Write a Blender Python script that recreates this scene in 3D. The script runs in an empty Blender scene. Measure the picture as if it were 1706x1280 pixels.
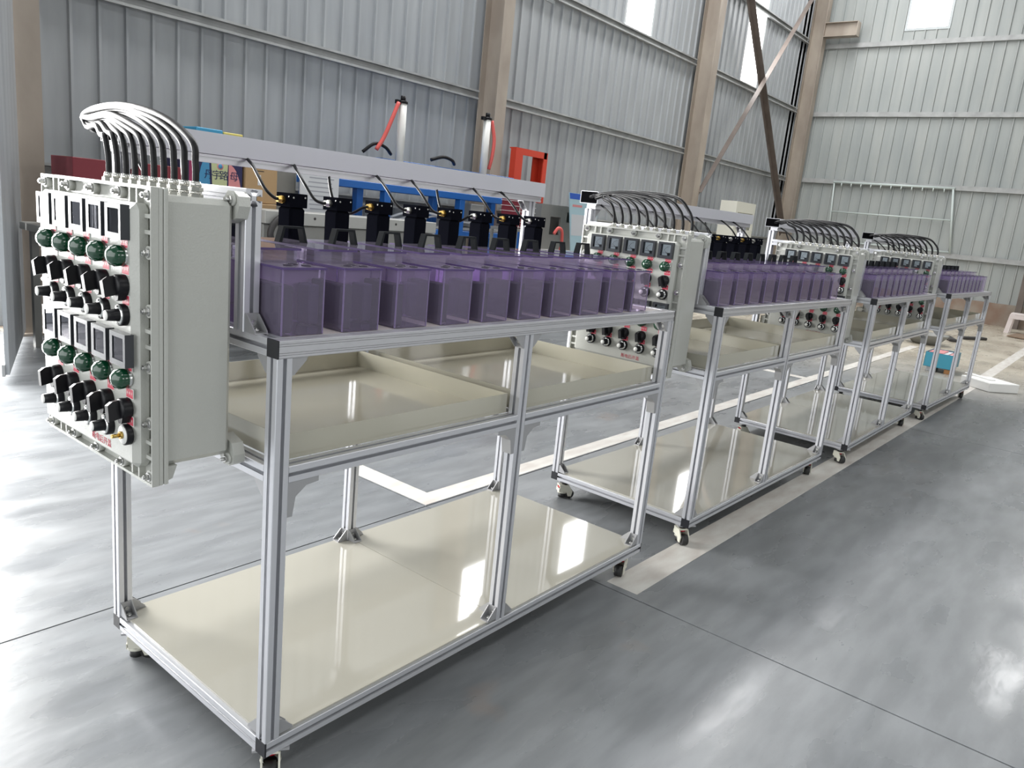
import bpy, math, random
from mathutils import Vector, Matrix
random.seed(7)
sc = bpy.context.scene
COL = sc.collection
Z0 = 0.105            # everything below is measured from the bottom of the lowest rail; the floor lies Z0 lower
PI = math.pi

# ------------------------------------------------------------------ camera
yaw, pitch, roll = 0.6662, 0.2216, 0.1016
fwd = Vector((math.cos(yaw)*math.cos(pitch), math.sin(yaw)*math.cos(pitch), -math.sin(pitch)))
right = Vector((math.sin(yaw), -math.cos(yaw), 0)); up = right.cross(fwd)
r2 = math.cos(roll)*right + math.sin(roll)*up; u2 = -math.sin(roll)*right + math.cos(roll)*up
cam = bpy.data.cameras.new('camera'); co = bpy.data.objects.new('camera', cam); COL.objects.link(co)
M = Matrix((r2, u2, -fwd)).transposed().to_4x4(); M.translation = Vector((-0.9469, -1.391, 1.3585+Z0)); co.matrix_world = M
cam.sensor_width = 36; cam.lens = 1271.05/1706*36; cam.clip_start = .05; cam.clip_end = 200
sc.camera = co

# ------------------------------------------------------------------ world, lights, exposure
sc.view_settings.view_transform = 'Standard'; sc.view_settings.look = 'None'; sc.view_settings.gamma = 1
sc.view_settings.use_curve_mapping = False
sc.view_settings.exposure = 0.12
w = bpy.data.worlds.new('overcast_sky'); sc.world = w; w.use_nodes = True
bg = w.node_tree.nodes['Background']; bg.inputs[0].default_value = (.86, .93, 1, 1); bg.inputs[1].default_value = 1.0
def area(name, loc, aim, sx, sy, power, col=(1, 1, 1)):
    l = bpy.data.lights.new(name, 'AREA'); l.shape = 'RECTANGLE'; l.size = sx; l.size_y = sy; l.energy = power; l.color = col
    o = bpy.data.objects.new(name, l); COL.objects.link(o); o.location = loc
    o.rotation_euler = Vector(aim).to_track_quat('-Z', 'Y').to_euler(); return o
area('door_daylight', (-.63, 6.46, 2.25), (0, -1, 0), 4.0, 4.3, 1500, (1, .99, .97))
area('gate_daylight', (-7.85, .2, 3.0), (1, 0, 0), 11.4, 5.8, 360, (1, .99, .97))
for i, (x, y) in enumerate([(-4, 4.6), (1, 4.6), (6, 4.6), (11, 4.6), (16, 4.6), (-4, -6), (1, -6), (6, -6), (11, -6), (16, -6)]):
    area('overhead_fill', (x, y, 10.0), (0, 0, -1), 4.2, 1.4, (150 if x < 3 else 400 if x < 10 else 300) if y > 0 else 95, (1, .99, .98))  # unseen lamps under the closed roof, added as overhead fill light
for x in (-4, 2, 8, 14):
    area('side_fill', (x, -12.8, 4.2), (0, 1, 0), 3.0, 2.4, 100, (1, .99, .98))  # unseen lamps before the solid right wall, added to fill the camera side
try:
    sc.cycles.use_denoising = True
    sc.cycles.transparent_max_bounces = 40; sc.cycles.max_bounces = 10
    sc.cycles.diffuse_bounces = 4; sc.cycles.glossy_bounces = 4; sc.cycles.transmission_bounces = 6
    sc.cycles.caustics_reflective = False; sc.cycles.caustics_refractive = False
    sc.cycles.sample_clamp_indirect = 6
except Exception: pass

# ------------------------------------------------------------------ materials
def s2l(c):
    return tuple((x/12.92 if x <= .04045 else ((x+.055)/1.055)**2.4) for x in [v/255 for v in c])
def mat(name, rgb, rough=.5, metal=0., noise=0., nscale=8., bump=0., bscale=60., coat=0., emit=None, es=0., stretch=None, c2=None, spec=.5, rvar=0.):
    m = bpy.data.materials.new(name); m.use_nodes = True; N = m.node_tree.nodes; L = m.node_tree.links
    b = N['Principled BSDF']; c = s2l(rgb)
    b.inputs['Base Color'].default_value = (*c, 1); b.inputs['Roughness'].default_value = rough; b.inputs['Metallic'].default_value = metal
    b.inputs['Coat Weight'].default_value = coat; b.inputs['Coat Roughness'].default_value = .06
    b.inputs['Specular IOR Level'].default_value = spec
    if emit: b.inputs['Emission Color'].default_value = (*emit, 1); b.inputs['Emission Strength'].default_value = es
    if noise or bump or rvar:
        tc = N.new('ShaderNodeTexCoord'); mp = N.new('ShaderNodeMapping'); L.new(tc.outputs['Object'], mp.inputs[0])
        if stretch: mp.inputs['Scale'].default_value = stretch
        if noise or rvar:
            n = N.new('ShaderNodeTexNoise'); n.inputs['Scale'].default_value = nscale; n.inputs['Detail'].default_value = 5
            L.new(mp.outputs[0], n.inputs['Vector'])
            rp = N.new('ShaderNodeValToRGB'); L.new(n.outputs['Fac'], rp.inputs[0])
            d = s2l(c2) if c2 else tuple(x*(1-noise) for x in c)
            rp.color_ramp.elements[0].position = .33; rp.color_ramp.elements[0].color = (*d, 1)
            rp.color_ramp.elements[1].position = .67; rp.color_ramp.elements[1].color = (*c, 1)
            if noise: L.new(rp.outputs[0], b.inputs['Base Color'])
            if rvar:
                mr = N.new('ShaderNodeMapRange'); L.new(n.outputs['Fac'], mr.inputs[0]); mr.inputs[1].default_value = .3; mr.inputs[2].default_value = .7
                mr.inputs[3].default_value = rough-rvar; mr.inputs[4].default_value = rough+rvar; L.new(mr.outputs[0], b.inputs['Roughness'])
        if bump:
            n2 = N.new('ShaderNodeTexNoise'); n2.inputs['Scale'].default_value = bscale; n2.inputs['Detail'].default_value = 3
            L.new(mp.outputs[0], n2.inputs['Vector']); bp = N.new('ShaderNodeBump'); bp.inputs['Strength'].default_value = bump
            bp.inputs['Distance'].default_value = .002; L.new(n2.outputs['Fac'], bp.inputs['Height']); L.new(bp.outputs[0], b.inputs['Normal'])
    return m
def floor_mat():
    m = bpy.data.materials.new('grey_epoxy_floor'); m.use_nodes = True; N = m.node_tree.nodes; L = m.node_tree.links; b = N['Principled BSDF']
    tc = N.new('ShaderNodeTexCoord')
    def noise(sc_, det, st=(1, 1, 1), rot=0):
        mp = N.new('ShaderNodeMapping'); mp.inputs['Scale'].default_value = st; mp.inputs['Rotation'].default_value = (0, 0, rot)
        L.new(tc.outputs['Object'], mp.inputs[0]); n = N.new('ShaderNodeTexNoise'); n.inputs['Scale'].default_value = sc_
        n.inputs['Detail'].default_value = det; L.new(mp.outputs[0], n.inputs['Vector']); return n
    def ramp(src, p0, c0, p1, c1):
        r = N.new('ShaderNodeValToRGB'); L.new(src, r.inputs[0]); e = r.color_ramp.elements
        e[0].position = p0; e[0].color = (*c0, 1); e[1].position = p1; e[1].color = (*c1, 1); return r
    def mix(f, a, bb, mode='MIX'):
        x = N.new('ShaderNodeMix'); x.data_type = 'RGBA'; x.blend_type = mode
        if isinstance(f, float): x.inputs[0].default_value = f
        else: L.new(f, x.inputs[0])
        L.new(a, x.inputs[6]); L.new(bb, x.inputs[7]); return x.outputs[2]
    g = ramp(noise(.9, 6).outputs['Fac'], .3, s2l((124, 127, 130)), .7, s2l((140, 143, 146)))
    st = ramp(noise(3.2, 7, (1, 4.5, 1), .5).outputs['Fac'], .40, (.84, .84, .84), .62, (1, 1, 1))
    c = mix(1.0, g.outputs[0], st.outputs[0], 'MULTIPLY')
    # dusty tan concrete at the far end, its colour lightened for far-window reflection
    sx = N.new('ShaderNodeSeparateXYZ'); L.new(tc.outputs['Object'], sx.inputs[0])
    mr = N.new('ShaderNodeMapRange'); L.new(sx.outputs[0], mr.inputs[0]); mr.inputs[1].default_value = 8.0; mr.inputs[2].default_value = 11.5
    tan = ramp(noise(1.4, 6).outputs['Fac'], .35, s2l((168, 158, 142)), .65, s2l((200, 192, 176)))
    c = mix(mr.outputs[0], c, tan.outputs[0])
    # rust coloured stains
    rs = ramp(noise(2.1, 5).outputs['Fac'], .66, (0, 0, 0), .82, (.5, .5, .5)); rc = N.new('ShaderNodeRGB'); rc.outputs[0].default_value = (*s2l((158, 132, 112)), 1)
    c = mix(rs.outputs[0], c, rc.outputs[0])
    # dark scuffs
    sk = ramp(noise(26, 9, (1, 7, 1), .9).outputs['Fac'], .66, (0, 0, 0), .76, (.45, .45, .45)); dk = N.new('ShaderNodeRGB'); dk.outputs[0].default_value = (*s2l((92, 94, 96)), 1)
    c = mix(sk.outputs[0], c, dk.outputs[0])
    L.new(c, b.inputs['Base Color'])
    rr = N.new('ShaderNodeMapRange'); L.new(noise(1.7, 6, (1, 2.5, 1), .6).outputs['Fac'], rr.inputs[0]); rr.inputs[1].default_value = .35; rr.inputs[2].default_value = .65
    rr.inputs[3].default_value = .20; rr.inputs[4].default_value = .42; L.new(rr.outputs[0], b.inputs['Roughness'])
    bp = N.new('ShaderNodeBump'); bp.inputs['Strength'].default_value = .2; bp.inputs['Distance'].default_value = .003
    L.new(noise(14, 5, (1, 2.2, 1), .5).outputs['Fac'], bp.inputs['Height']); L.new(bp.outputs[0], b.inputs['Normal'])
    return m
def clear_mat(name, rgb, gl=.12, rough=.03, white=.0, dc=(.50, .40, .68)):
    m = bpy.data.materials.new(name); m.use_nodes = True; N = m.node_tree.nodes; L = m.node_tree.links
    N.remove(N['Principled BSDF']); out = N['Material Output']
    t = N.new('ShaderNodeBsdfTransparent'); t.inputs[0].default_value = (*rgb, 1)
    g = N.new('ShaderNodeBsdfGlossy'); g.inputs['Roughness'].default_value = rough; g.inputs[0].default_value = (.95, .93, 1, 1)
    d = N.new('ShaderNodeBsdfDiffuse'); d.inputs[0].default_value = (*dc, 1)
    m0 = N.new('ShaderNodeMixShader'); m0.inputs[0].default_value = white; L.new(t.outputs[0], m0.inputs[1]); L.new(d.outputs[0], m0.inputs[2])
    fr = N.new('ShaderNodeFresnel'); fr.inputs[0].default_value = 1.35
    mx = N.new('ShaderNodeMixShader'); L.new(fr.outputs[0], mx.inputs[0]); L.new(m0.outputs[0], mx.inputs[1]); L.new(g.outputs[0], mx.inputs[2])
    L.new(mx.outputs[0], out.inputs[0]); return m
def emit_mat(name, rgb, s):
    m = bpy.data.materials.new(name); m.use_nodes = True; N = m.node_tree.nodes; L = m.node_tree.links
    N.remove(N['Principled BSDF']); e = N.new('ShaderNodeEmission'); e.inputs[0].default_value = (*rgb, 1); e.inputs[1].default_value = s
    L.new(e.outputs[0], N['Material Output'].inputs[0]); return m
MT = dict(
    floor=floor_mat(),
    stripe=mat('worn_white_paint', (222, 220, 214), .5, noise=.3, nscale=5, c2=(200, 193, 186), bump=.2, bscale=30, stretch=(1, 3, 1)),
    slab_edge=mat('dark_joint', (52, 52, 52), .9),
    sheet=mat('painted_wall_sheet', (168, 172, 175), .42, noise=.2, nscale=1.6, c2=(152, 156, 160), stretch=(3, 3, .35), metal=.0, spec=.5),
    sheetf=mat('far_wall_sheet', (166, 170, 168), .45, noise=.2, nscale=1.2, c2=(150, 156, 156), stretch=(3, 3, .35)),
    purlin=mat('galvanised_purlin', (172, 174, 174), .45, .1, noise=.25, nscale=5),
    column=mat('dusty_steel_column', (170, 160, 148), .6, noise=.3, nscale=2.5, c2=(148, 137, 126), stretch=(1, 1, .5)),
    brace=mat('brown_brace', (112, 102, 96), .5, noise=.3, nscale=3),
    concrete=mat('stained_concrete', (160, 153, 142), .85, noise=.3, nscale=2, c2=(136, 114, 100), bump=.4),
    roof=mat('roof_sheet', (150, 155, 158), .6),
    window=emit_mat('daylight_panel', (1, 1, .99), 12.0),
    winframe=mat('window_frame', (190, 196, 198), .5),
    alu=mat('anodised_aluminium', (214, 215, 220), .32, .6),
    alu2=mat('brushed_aluminium', (208, 208, 212), .36, .6),
    slot=mat('slot_shade', (60, 60, 62), .7),
    cap=mat('black_plastic_cap', (30, 31, 36), .38),
    cast=mat('cast_zinc', (176, 176, 178), .4, .55),
    steel=mat('bolt_steel', (200, 200, 198), .22, .95),
    board=mat('cream_glossy_board', (174, 171, 160), .035, coat=.6, noise=.05, nscale=1.5),
    tray=mat('powder_coated_tray', (188, 185, 170), .10, coat=.35, noise=.06, nscale=2),
    deck=mat('pale_deck_board', (200, 192, 190), .3),
    paint=mat('hammered_grey_paint', (184, 185, 179), .34, bump=.35, bscale=260, coat=.25),
    black=mat('black_plastic', (18, 18, 22), .38, spec=.3),
    bezel=mat('meter_bezel', (58, 60, 64), .2, spec=.7),
    dial=mat('meter_dial', (214, 220, 224), .4),
    glass=clear_mat('meter_glass', (.93, .95, .96), rough=.01),
    green=mat('green_lens', (6, 62, 38), .14, coat=.8),
    ring=mat('chrome_ring', (210, 212, 210), .2, .9),
    white=mat('white_plastic', (228, 228, 224), .35),
    red=mat('red_tag', (200, 62, 84), .4),
    redtext=mat('red_lettering', (186, 70, 84), .5),
    inkblue=mat('dark_blue_ink', (26, 34, 80), .6),
    matteblack=mat('matte_black_plastic', (14, 14, 16), .8, spec=.0),
    brass=mat('brass', (190, 160, 90), .25, .9),
    nickel=mat('nickel_gland', (205, 204, 198), .2, .9),
    cable=mat('black_rubber_cable', (14, 14, 17), .38, spec=.3),
    motor=mat('black_motor_housing', (18, 19, 25), .7, spec=.0),
    tank=clear_mat('lilac_acrylic', (.88, .82, .94), rough=.03, white=.16, dc=(.72, .62, .88)),
    lid=clear_mat('lilac_lid', (.90, .86, .94), rough=.03, white=.20, dc=(.78, .70, .86)),
    lidedge=mat('deep_lilac_edge', (84, 66, 116), .3),
    block2=mat('violet_grey_pack', (66, 60, 88), .5),
    block=mat('dark_settling_pack', (20, 22, 34), .5), lilac_fill=mat('pale_lilac_fill', (222, 198, 240), .45),
    port=mat('dark_port', (48, 36, 62), .4),
    handle=mat('dark_grey_handle', (44, 46, 48), .7, spec=.03),
    trunk=mat('white_trunking', (205, 206, 212), .38),
    casterw=mat('ivory_caster', (220, 218, 204), .35),
    rubber=mat('black_wheel', (38, 38, 38), .55),
    casterred=mat('red_thumbwheel', (190, 30, 50), .4),
    foam=mat('white_foam', (232, 232, 230), .8, bump=.3, bscale=40),
    teal=mat('teal_plastic', (44, 116, 142), .4), teal_lit=mat('lit_teal_plastic', (70, 160, 186), .4),
    pink=mat('pink_paper', (220, 160, 160), .7), wood=mat('pale_wood', (176, 128, 84), .7), dark=mat('dark_metal', (52, 50, 50), .5),
    blue=mat('machine_blue', (24, 98, 178), .35), orange=mat('press_orange', (206, 66, 44), .4), redhose=mat('red_hose', (220, 96, 90), .4),
    mgrey=mat('machine_grey', (138, 138, 134), .45, noise=.12, nscale=4), mgrey2=mat('machine_light_grey', (172, 172, 168), .4),
    carton=mat('brown_carton', (176, 146, 108), .75), magenta=mat('magenta_print', (150, 46, 88), .5), navy=mat('navy_print', (34, 34, 78), .5),
    cyan=mat('cyan_print', (66, 140, 182), .5), lime=mat('pale_lime_print', (190, 196, 150), .5), peach=mat('peach_print', (214, 140, 142), .5),
    yellow=mat('yellow_card', (214, 200, 110), .6), skyblue=mat('sky_blue_card', (60, 150, 190), .5), maroon=mat('maroon_card', (124, 42, 52), .55),
    paper=mat('white_paper', (206, 208, 212), .6), print_=mat('grey_print', (158, 160, 168), .6),
    boardblue=mat('poster_blue', (40, 90, 190), .5), boardaqua=mat('poster_aqua', (176, 206, 216), .45),
    officew=mat('office_white', (216, 216, 206), .5), mat_=mat('brown_board', (136, 116, 98), .8), stool=mat('stool_white', (216, 206, 204), .5),
    pipe=mat('white_pipe', (196, 206, 204), .4), ink=mat('black_ink', (24, 24, 28), .6),
)

# ------------------------------------------------------------------ mesh builder
class MB:
    def __init__(s): s.v = []; s.f = []; s.m = []; s.s = []; s.mi = 0
    def add(s, vs, fs, smooth=False):
        o = len(s.v); s.v += [tuple(v) for v in vs]
        for f in fs: s.f.append([i+o for i in f]); s.m.append(s.mi); s.s.append(smooth)
        return s
    def box(s, x0, x1, y0, y1, z0, z1, c=0.):
        if c > 0: return s.cbox(x0, x1, y0, y1, z0, z1, c)
        return s.add([(x0, y0, z0), (x1, y0, z0), (x1, y1, z0), (x0, y1, z0), (x0, y0, z1), (x1, y0, z1), (x1, y1, z1), (x0, y1, z1)],
                     [(0, 3, 2, 1), (4, 5, 6, 7), (0, 1, 5, 4), (1, 2, 6, 5), (2, 3, 7, 6), (3, 0, 4, 7)])
    def cbox(s, x0, x1, y0, y1, z0, z1, c):          # box with chamfered edges
        vs = []; idx = {}
        for sx in (0, 1):
            for sy in (0, 1):
                for sz in (0, 1):
                    X = (x0, x1)[sx]; Y = (y0, y1)[sy]; Z = (z0, z1)[sz]; ix = X+(c if sx == 0 else -c); iy = Y+(c if sy == 0 else -c); iz = Z+(c if sz == 0 else -c)
                    for k, p in enumerate(((X, iy, iz), (ix, Y, iz), (ix, iy, Z))): idx[(sx, sy, sz, k)] = len(vs); vs.append(p)
        F = []
        g = lambda a, b, cc, k: idx[(a, b, cc, k)]
        F += [(g(0, 0, 0, 0), g(0, 0, 1, 0), g(0, 1, 1, 0), g(0, 1, 0, 0)), (g(1, 0, 0, 0), g(1, 1, 0, 0), g(1, 1, 1, 0), g(1, 0, 1, 0))]
        F += [(g(0, 0, 0, 1), g(1, 0, 0, 1), g(1, 0, 1, 1), g(0, 0, 1, 1)), (g(0, 1, 0, 1), g(0, 1, 1, 1), g(1, 1, 1, 1), g(1, 1, 0, 1))]
        F += [(g(0, 0, 0, 2), g(0, 1, 0, 2), g(1, 1, 0, 2), g(1, 0, 0, 2)), (g(0, 0, 1, 2), g(1, 0, 1, 2), g(1, 1, 1, 2), g(0, 1, 1, 2))]
        for a in (0, 1):
            for b in (0, 1):
                F.append((g(a, b, 0, 0), g(a, b, 1, 0), g(a, b, 1, 1), g(a, b, 0, 1)))
                F.append((g(a, 0, b, 0), g(a, 1, b, 0), g(a, 1, b, 2), g(a, 0, b, 2)))
                F.append((g(0, a, b, 1), g(1, a, b, 1), g(1, a, b, 2), g(0, a, b, 2)))
                for c_ in (0, 1): F.append((g(a, b, c_, 0), g(a, b, c_, 1), g(a, b, c_, 2)))
        return s.add(vs, F)
    def frame(s, p0, p1):
        d = (Vector(p1)-Vector(p0)).normalized(); a = Vector((0, 0, 1)) if abs(d.z) < .9 else Vector((1, 0, 0))
        x = d.cross(a).normalized(); return d, x, x.cross(d)
    def cyl(s, p0, p1, r, n=12, r2=None, caps=True, smooth=True):
        r2 = r if r2 is None else r2; d, x, y = s.frame(p0, p1); vs = []
        for p, rr in ((Vector(p0), r), (Vector(p1), r2)):
            for i in range(n): a = 2*PI*i/n; vs.append(p+rr*(math.cos(a)*x+math.sin(a)*y))
        s.add(vs, [(i, i+n, (i+1) % n+n, (i+1) % n) for i in range(n)], smooth)
        if caps:
            o = len(s.v)-2*n
            s.f.append([o+i for i in range(n)]); s.f.append([o+2*n-1-i for i in range(n)]); s.m += [s.mi]*2; s.s += [False]*2
        return s
    def lathe(s, p0, d, prof, n=16, smooth=True):     # prof: (distance along d, radius)
        d = Vector(d).normalized(); _, x, y = s.frame((0, 0, 0), d); vs = []
        for h, r in prof:
            for i in range(n): a = 2*PI*i/n; vs.append(Vector(p0)+h*d+max(r, 1e-5)*(math.cos(a)*x+math.sin(a)*y))
        fs = []
        for k in range(len(prof)-1): fs += [(k*n+i, k*n+(i+1) % n, (k+1)*n+(i+1) % n, (k+1)*n+i) for i in range(n)]
        return s.add(vs, fs, smooth)
    def tube(s, path, r, n=8, caps=True):
        P = [Vector(p) for p in path]; vs = []; prev = None
        for i, p in enumerate(P):
            t = (P[min(i+1, len(P)-1)]-P[max(i-1, 0)]).normalized()
            if prev is None: a = Vector((0, 0, 1)) if abs(t.z) < .9 else Vector((1, 0, 0)); x = t.cross(a).normalized()
            else: x = (prev-t*prev.dot(t)).normalized()
            prev = x; y = t.cross(x)
            for k in range(n): a = 2*PI*k/n; vs.append(p+r*(math.cos(a)*x+math.sin(a)*y))
        fs = []
        for i in range(len(P)-1): fs += [(i*n+k, i*n+(k+1) % n, (i+1)*n+(k+1) % n, (i+1)*n+k) for k in range(n)]
        s.add(vs, fs, True)
        if caps:
            o = len(s.v)-len(vs); e = len(s.v)-n
            s.f.append([o+n-1-k for k in range(n)]); s.f.append([e+k for k in range(n)]); s.m += [s.mi]*2; s.s += [False]*2
        return s
    def prism(s, poly, axis, a0, a1, smooth=False):    # poly in the two other axes (in x,y,z order)
        n = len(poly); vs = []
        for a in (a0, a1):
            for p in poly:
                q = list(p); q.insert(axis, a); vs.append(q)
        return s.add(vs, [(i, (i+1) % n, (i+1) % n+n, i+n) for i in range(n)], smooth).add_caps(len(s.v)-2*n, n)
    def add_caps(s, o, n):
        s.f.append([o+n-1-i for i in range(n)]); s.f.append([o+n+i for i in range(n)]); s.m += [s.mi]*2; s.s += [False]*2; return s
    def xf(s, mtx):
        s.v = [tuple(mtx @ Vector(v)) for v in s.v]; return s
    def mesh(s, name, mats, off=(0, 0, 0)):
        me = bpy.data.meshes.new(name); me.from_pydata([(v[0]-off[0], v[1]-off[1], v[2]-off[2]) for v in s.v], [], s.f)
        for m in (mats if isinstance(mats, (list, tuple)) else [mats]): me.materials.append(m)
        me.polygons.foreach_set('material_index', s.m); me.polygons.foreach_set('use_smooth', s.s)
        me.update()
        import bmesh
        b = bmesh.new(); b.from_mesh(me); bmesh.ops.recalc_face_normals(b, faces=b.faces); b.to_mesh(me); b.free()
        return me
ORG = {}
def setp(o, label=None, cat=None, group=None, kind=None):
    if label: o['label'] = label
    if cat: o['category'] = cat
    if group: o['group'] = group
    if kind: o['kind'] = kind
    return o
def link(name, me, loc, parent=None, rot=None):
    o = bpy.data.objects.new(name, me); COL.objects.link(o)
    if parent is not None: o.parent = parent; o.location = Vector(loc)-ORG[parent.name]
    else: o.location = Vector(loc)+Vector((0, 0, Z0))
    if rot is not None: o.rotation_euler = rot
    ORG[o.name] = Vector(loc); return o
def thing(name, loc, label, cat, group=None):
    return setp(link(name, None, loc), label, cat, group)
def part(name, mb, mats, parent, label=None):          # mesh given in scene coordinates, sharing its parent's origin
    off = ORG[parent.name]; return setp(link(name, mb.mesh(name, mats, off), off, parent), label)
def single(name, mb, mats, loc, label, cat, group=None):
    return setp(link(name, mb.mesh(name, mats, loc), loc), label, cat, group)
def struct(name, mb, mats, parent=None, loc=(0, 0, -Z0)):
    if parent is not None: return part(name, mb, mats, parent)
    return setp(link(name, mb.mesh(name, mats, loc) if mb else None, loc), kind='structure')
def inst(name, me, parent, loc, rot=None, label=None): return setp(link(name, me, loc, parent, rot), label)
def text_mesh(txt, size, material, depth=.0004):
    c = bpy.data.curves.new('lettering', 'FONT'); c.body = txt; c.size = size; c.extrude = depth; c.align_x = 'CENTER'; c.align_y = 'CENTER'; c.resolution_u = 3
    o = bpy.data.objects.new('tmp', c); COL.objects.link(o); bpy.context.view_layer.update()
    me = bpy.data.meshes.new_from_object(o.evaluated_get(bpy.context.evaluated_depsgraph_get())); me.name = 'lettering'
    bpy.data.objects.remove(o); me.materials.clear(); me.materials.append(material); return me
def catmull(P, k=6):
    P = [Vector(p) for p in P]; P = [2*P[0]-P[1]]+P+[2*P[-1]-P[-2]]; out = []
    for i in range(1, len(P)-2):
        for j in range(k):
            t = j/k; a, b, c, d = P[i-1:i+3]
            out.append(.5*((2*b)+(c-a)*t+(2*a-5*b+4*c-d)*t*t+(3*b-a-3*c+d)*t**3))
    return out+[P[-2]]

# ------------------------------------------------------------------ hall: floor, walls, roof
XW, YW, FZ = 19.9, 6.35, -Z0
XJ = [-8, -2.95, 1.62, 6.15, 10.75, 15.35, XW]; YJ = [-13, -8.0, -3.5, 1.09, 5.6-.0, YW+.15]
fb = MB(); fb.box(-8, XW+.1, -13, YW+.15, FZ-.2, FZ-.012)
fl = struct('floor', fb, MT['slab_edge'])
for i in range(len(XJ)-1):
    for j in range(len(YJ)-1):
        b = MB(); g = .0035; b.box(XJ[i]+g, XJ[i+1]-g, YJ[j]+g, YJ[j+1]-g, FZ-.012, FZ); struct('floor_slab', b, MT['floor'], fl)
for k, (x0, x1, y0, y1) in enumerate([(1.66, 9.4, -.10, .045), (9.4, 18.6, -.22, -.05), (1.63, 12.6, 1.10, 1.215), (1.63, 1.75, 1.215, 1.75), (7.48, 7.60, 1.215, 1.9)]):
    b = MB()
    if k == 0: b.prism([(1.66, -.095), (9.4, -.20), (9.4, -.07), (1.66, .05)], 2, FZ, FZ+.0015)
    elif k == 1: b.prism([(9.4, -.20), (18.6, -.20), (18.6, -.05), (9.4, -.07)], 2, FZ, FZ+.0015)
    else: b.box(x0, x1, y0, y1, FZ, FZ+.0015)
    struct('floor_stripe', b, MT['stripe'])
MOD = .98
def sheet(L, z0, z1):      # one ribbed wall sheet, MOD wide along +x, ribs towards -y
    b = MB(); pr = [(0, 0)]
    for k in range(4):
        x = .245*k
        pr += [(x+.200, 0), (x+.208, -.030), (x+.232, -.030), (x+.240, .0), (x+.245, 0)]
    pr = [p for p in pr if p[0] <= L+.001]
    o = 0; vs = []; fs = []
    for x, y in pr: vs += [(x, y, z0), (x, y, z1)]
    for x, y in pr: vs += [(x, y+.03 if y <= 0 else .03, z0), (x, .03, z1)]
    n = len(pr)
    fs = [(2*i, 2*i+2, 2*i+3, 2*i+1) for i in range(n-1)]
    b.add(vs[:2*n], fs); b.box(0, pr[-1][0], .012, .03, z0, z1); return b
WH = 10.2
me_full = sheet(MOD, 0, WH).mesh('wall_sheet', MT['sheet']); me_low = sheet(MOD, 0, 4.68).mesh('wall_sheet', MT['sheet']); me_low0 = sheet(MOD, 0, 4.58).mesh('wall_sheet', MT['sheet']); me_high = sheet(MOD, 7.75, WH).mesh('wall_sheet', MT['sheet'])
me_ffull = sheet(MOD, 0, WH).mesh('wall_sheet', MT['sheetf']); me_flow = sheet(MOD, 0, 6.57).mesh('wall_sheet', MT['sheetf']); me_fhigh = sheet(MOD, 9.5, WH).mesh('wall_sheet', MT['sheetf'])
me_dhigh = sheet(MOD, 4.5, WH).mesh('wall_sheet', MT['sheet'])
wl = struct('wall_left', None, None)
winl = {1: 1, 4: 1}
k0 = -16
nwin = 0
def window(x0, x1, z0, z1, axis):      # frame and translucent pane set into the wall
    global nwin; nwin += 1
    b = MB(); t = .055
    def bx(a0, a1, c0, c1, d0, d1):
        if axis == 'y': b.box(a0, a1, YW+d0, YW+d1, c0, c1)
        else: b.box(XW+d0, XW+d1, a0, a1, c0, c1)
    bx(x0, x0+t, z0, z1, -.02, .03); bx(x1-t, x1, z0, z1, -.02, .03); bx(x0+t, x1-t, z0, z0+t, -.02, .03); bx(x0+t, x1-t, z1-t, z1, -.02, .03)
    wf = struct('window_%d' % nwin, b, MT['winframe'])
    b = MB(); b_ = (x0+t, x1-t, z0+t, z1-t)
    if axis == 'y': b.box(b_[0], b_[1], YW, YW+.01, b_[2], b_[3])
    else: b.box(XW, XW+.01, b_[0], b_[1], b_[2], b_[3])
    struct('window_pane', b, MT['window'], wf)
for k in range(-17, 12):
    x = 8.0+MOD*k
    isw = k in (0, 3, 8); door = -2.8 < x < 1.0
    if x+MOD > XW: continue
    if door: setp(inst('wall_sheet', me_dhigh, wl, (x, YW, FZ)))
    elif isw:
        inst('wall_sheet', me_low0 if k == 0 else me_low, wl, (x, YW, FZ)); inst('wall_sheet', me_high, wl, (x, YW, FZ)); window(x+.0, x+MOD, (4.58 if k == 0 else 4.68)-Z0, 7.75-Z0, 'y')
    else: inst('wall_sheet', me_full, wl, (x, YW, FZ))
inst('wall_sheet', sheet(.86, 0, WH).mesh('wall_sheet', MT['sheet']), wl, (18.78+.24, YW, FZ))
wf_ = struct('wall_far', None, None)
for k in range(-15, 3):
    y = 4.21+MOD*k           # sheet spans y-MOD .. y
    isw = k in (0, -5, -10)
    kw = dict(rot=(0, 0, -PI/2))
    if isw:
        inst('wall_sheet', me_flow, wf_, (XW, y, FZ), (0, 0, -PI/2)); inst('wall_sheet', me_fhigh, wf_, (XW, y, FZ), (0, 0, -PI/2)); window(y-MOD, y, 6.57-Z0, 9.5-Z0, 'x')
    else: inst('wall_sheet', me_ffull, wf_, (XW, y, FZ), (0, 0, -PI/2))
b = MB(); b.box(XW-.10, XW+.1, -13, YW, FZ, .40); struct('baseboard_far', b, MT['concrete'])
b = MB(); b.box(1.7, XW, YW-.07, YW+.1, FZ, .12); struct('baseboard_left', b, MT['concrete'])
b = MB(); b.box(-8, XW, -13.15, -13, FZ, WH); struct('wall_right', b, MT['sheetf'])
b = MB(); b.box(-8.15, -8, -13, -5.6, FZ, WH); b.box(-8.15, -8, 6.0, YW+.2, FZ, WH); b.box(-8.15, -8, -5.6, 6.0, 6.1, WH); struct('wall_back', b, MT['sheetf'])
b = MB(); b.box(-8, XW+.1, -13, YW+.2, WH, WH+.1); struct('ceiling', b, MT['roof'])
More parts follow.
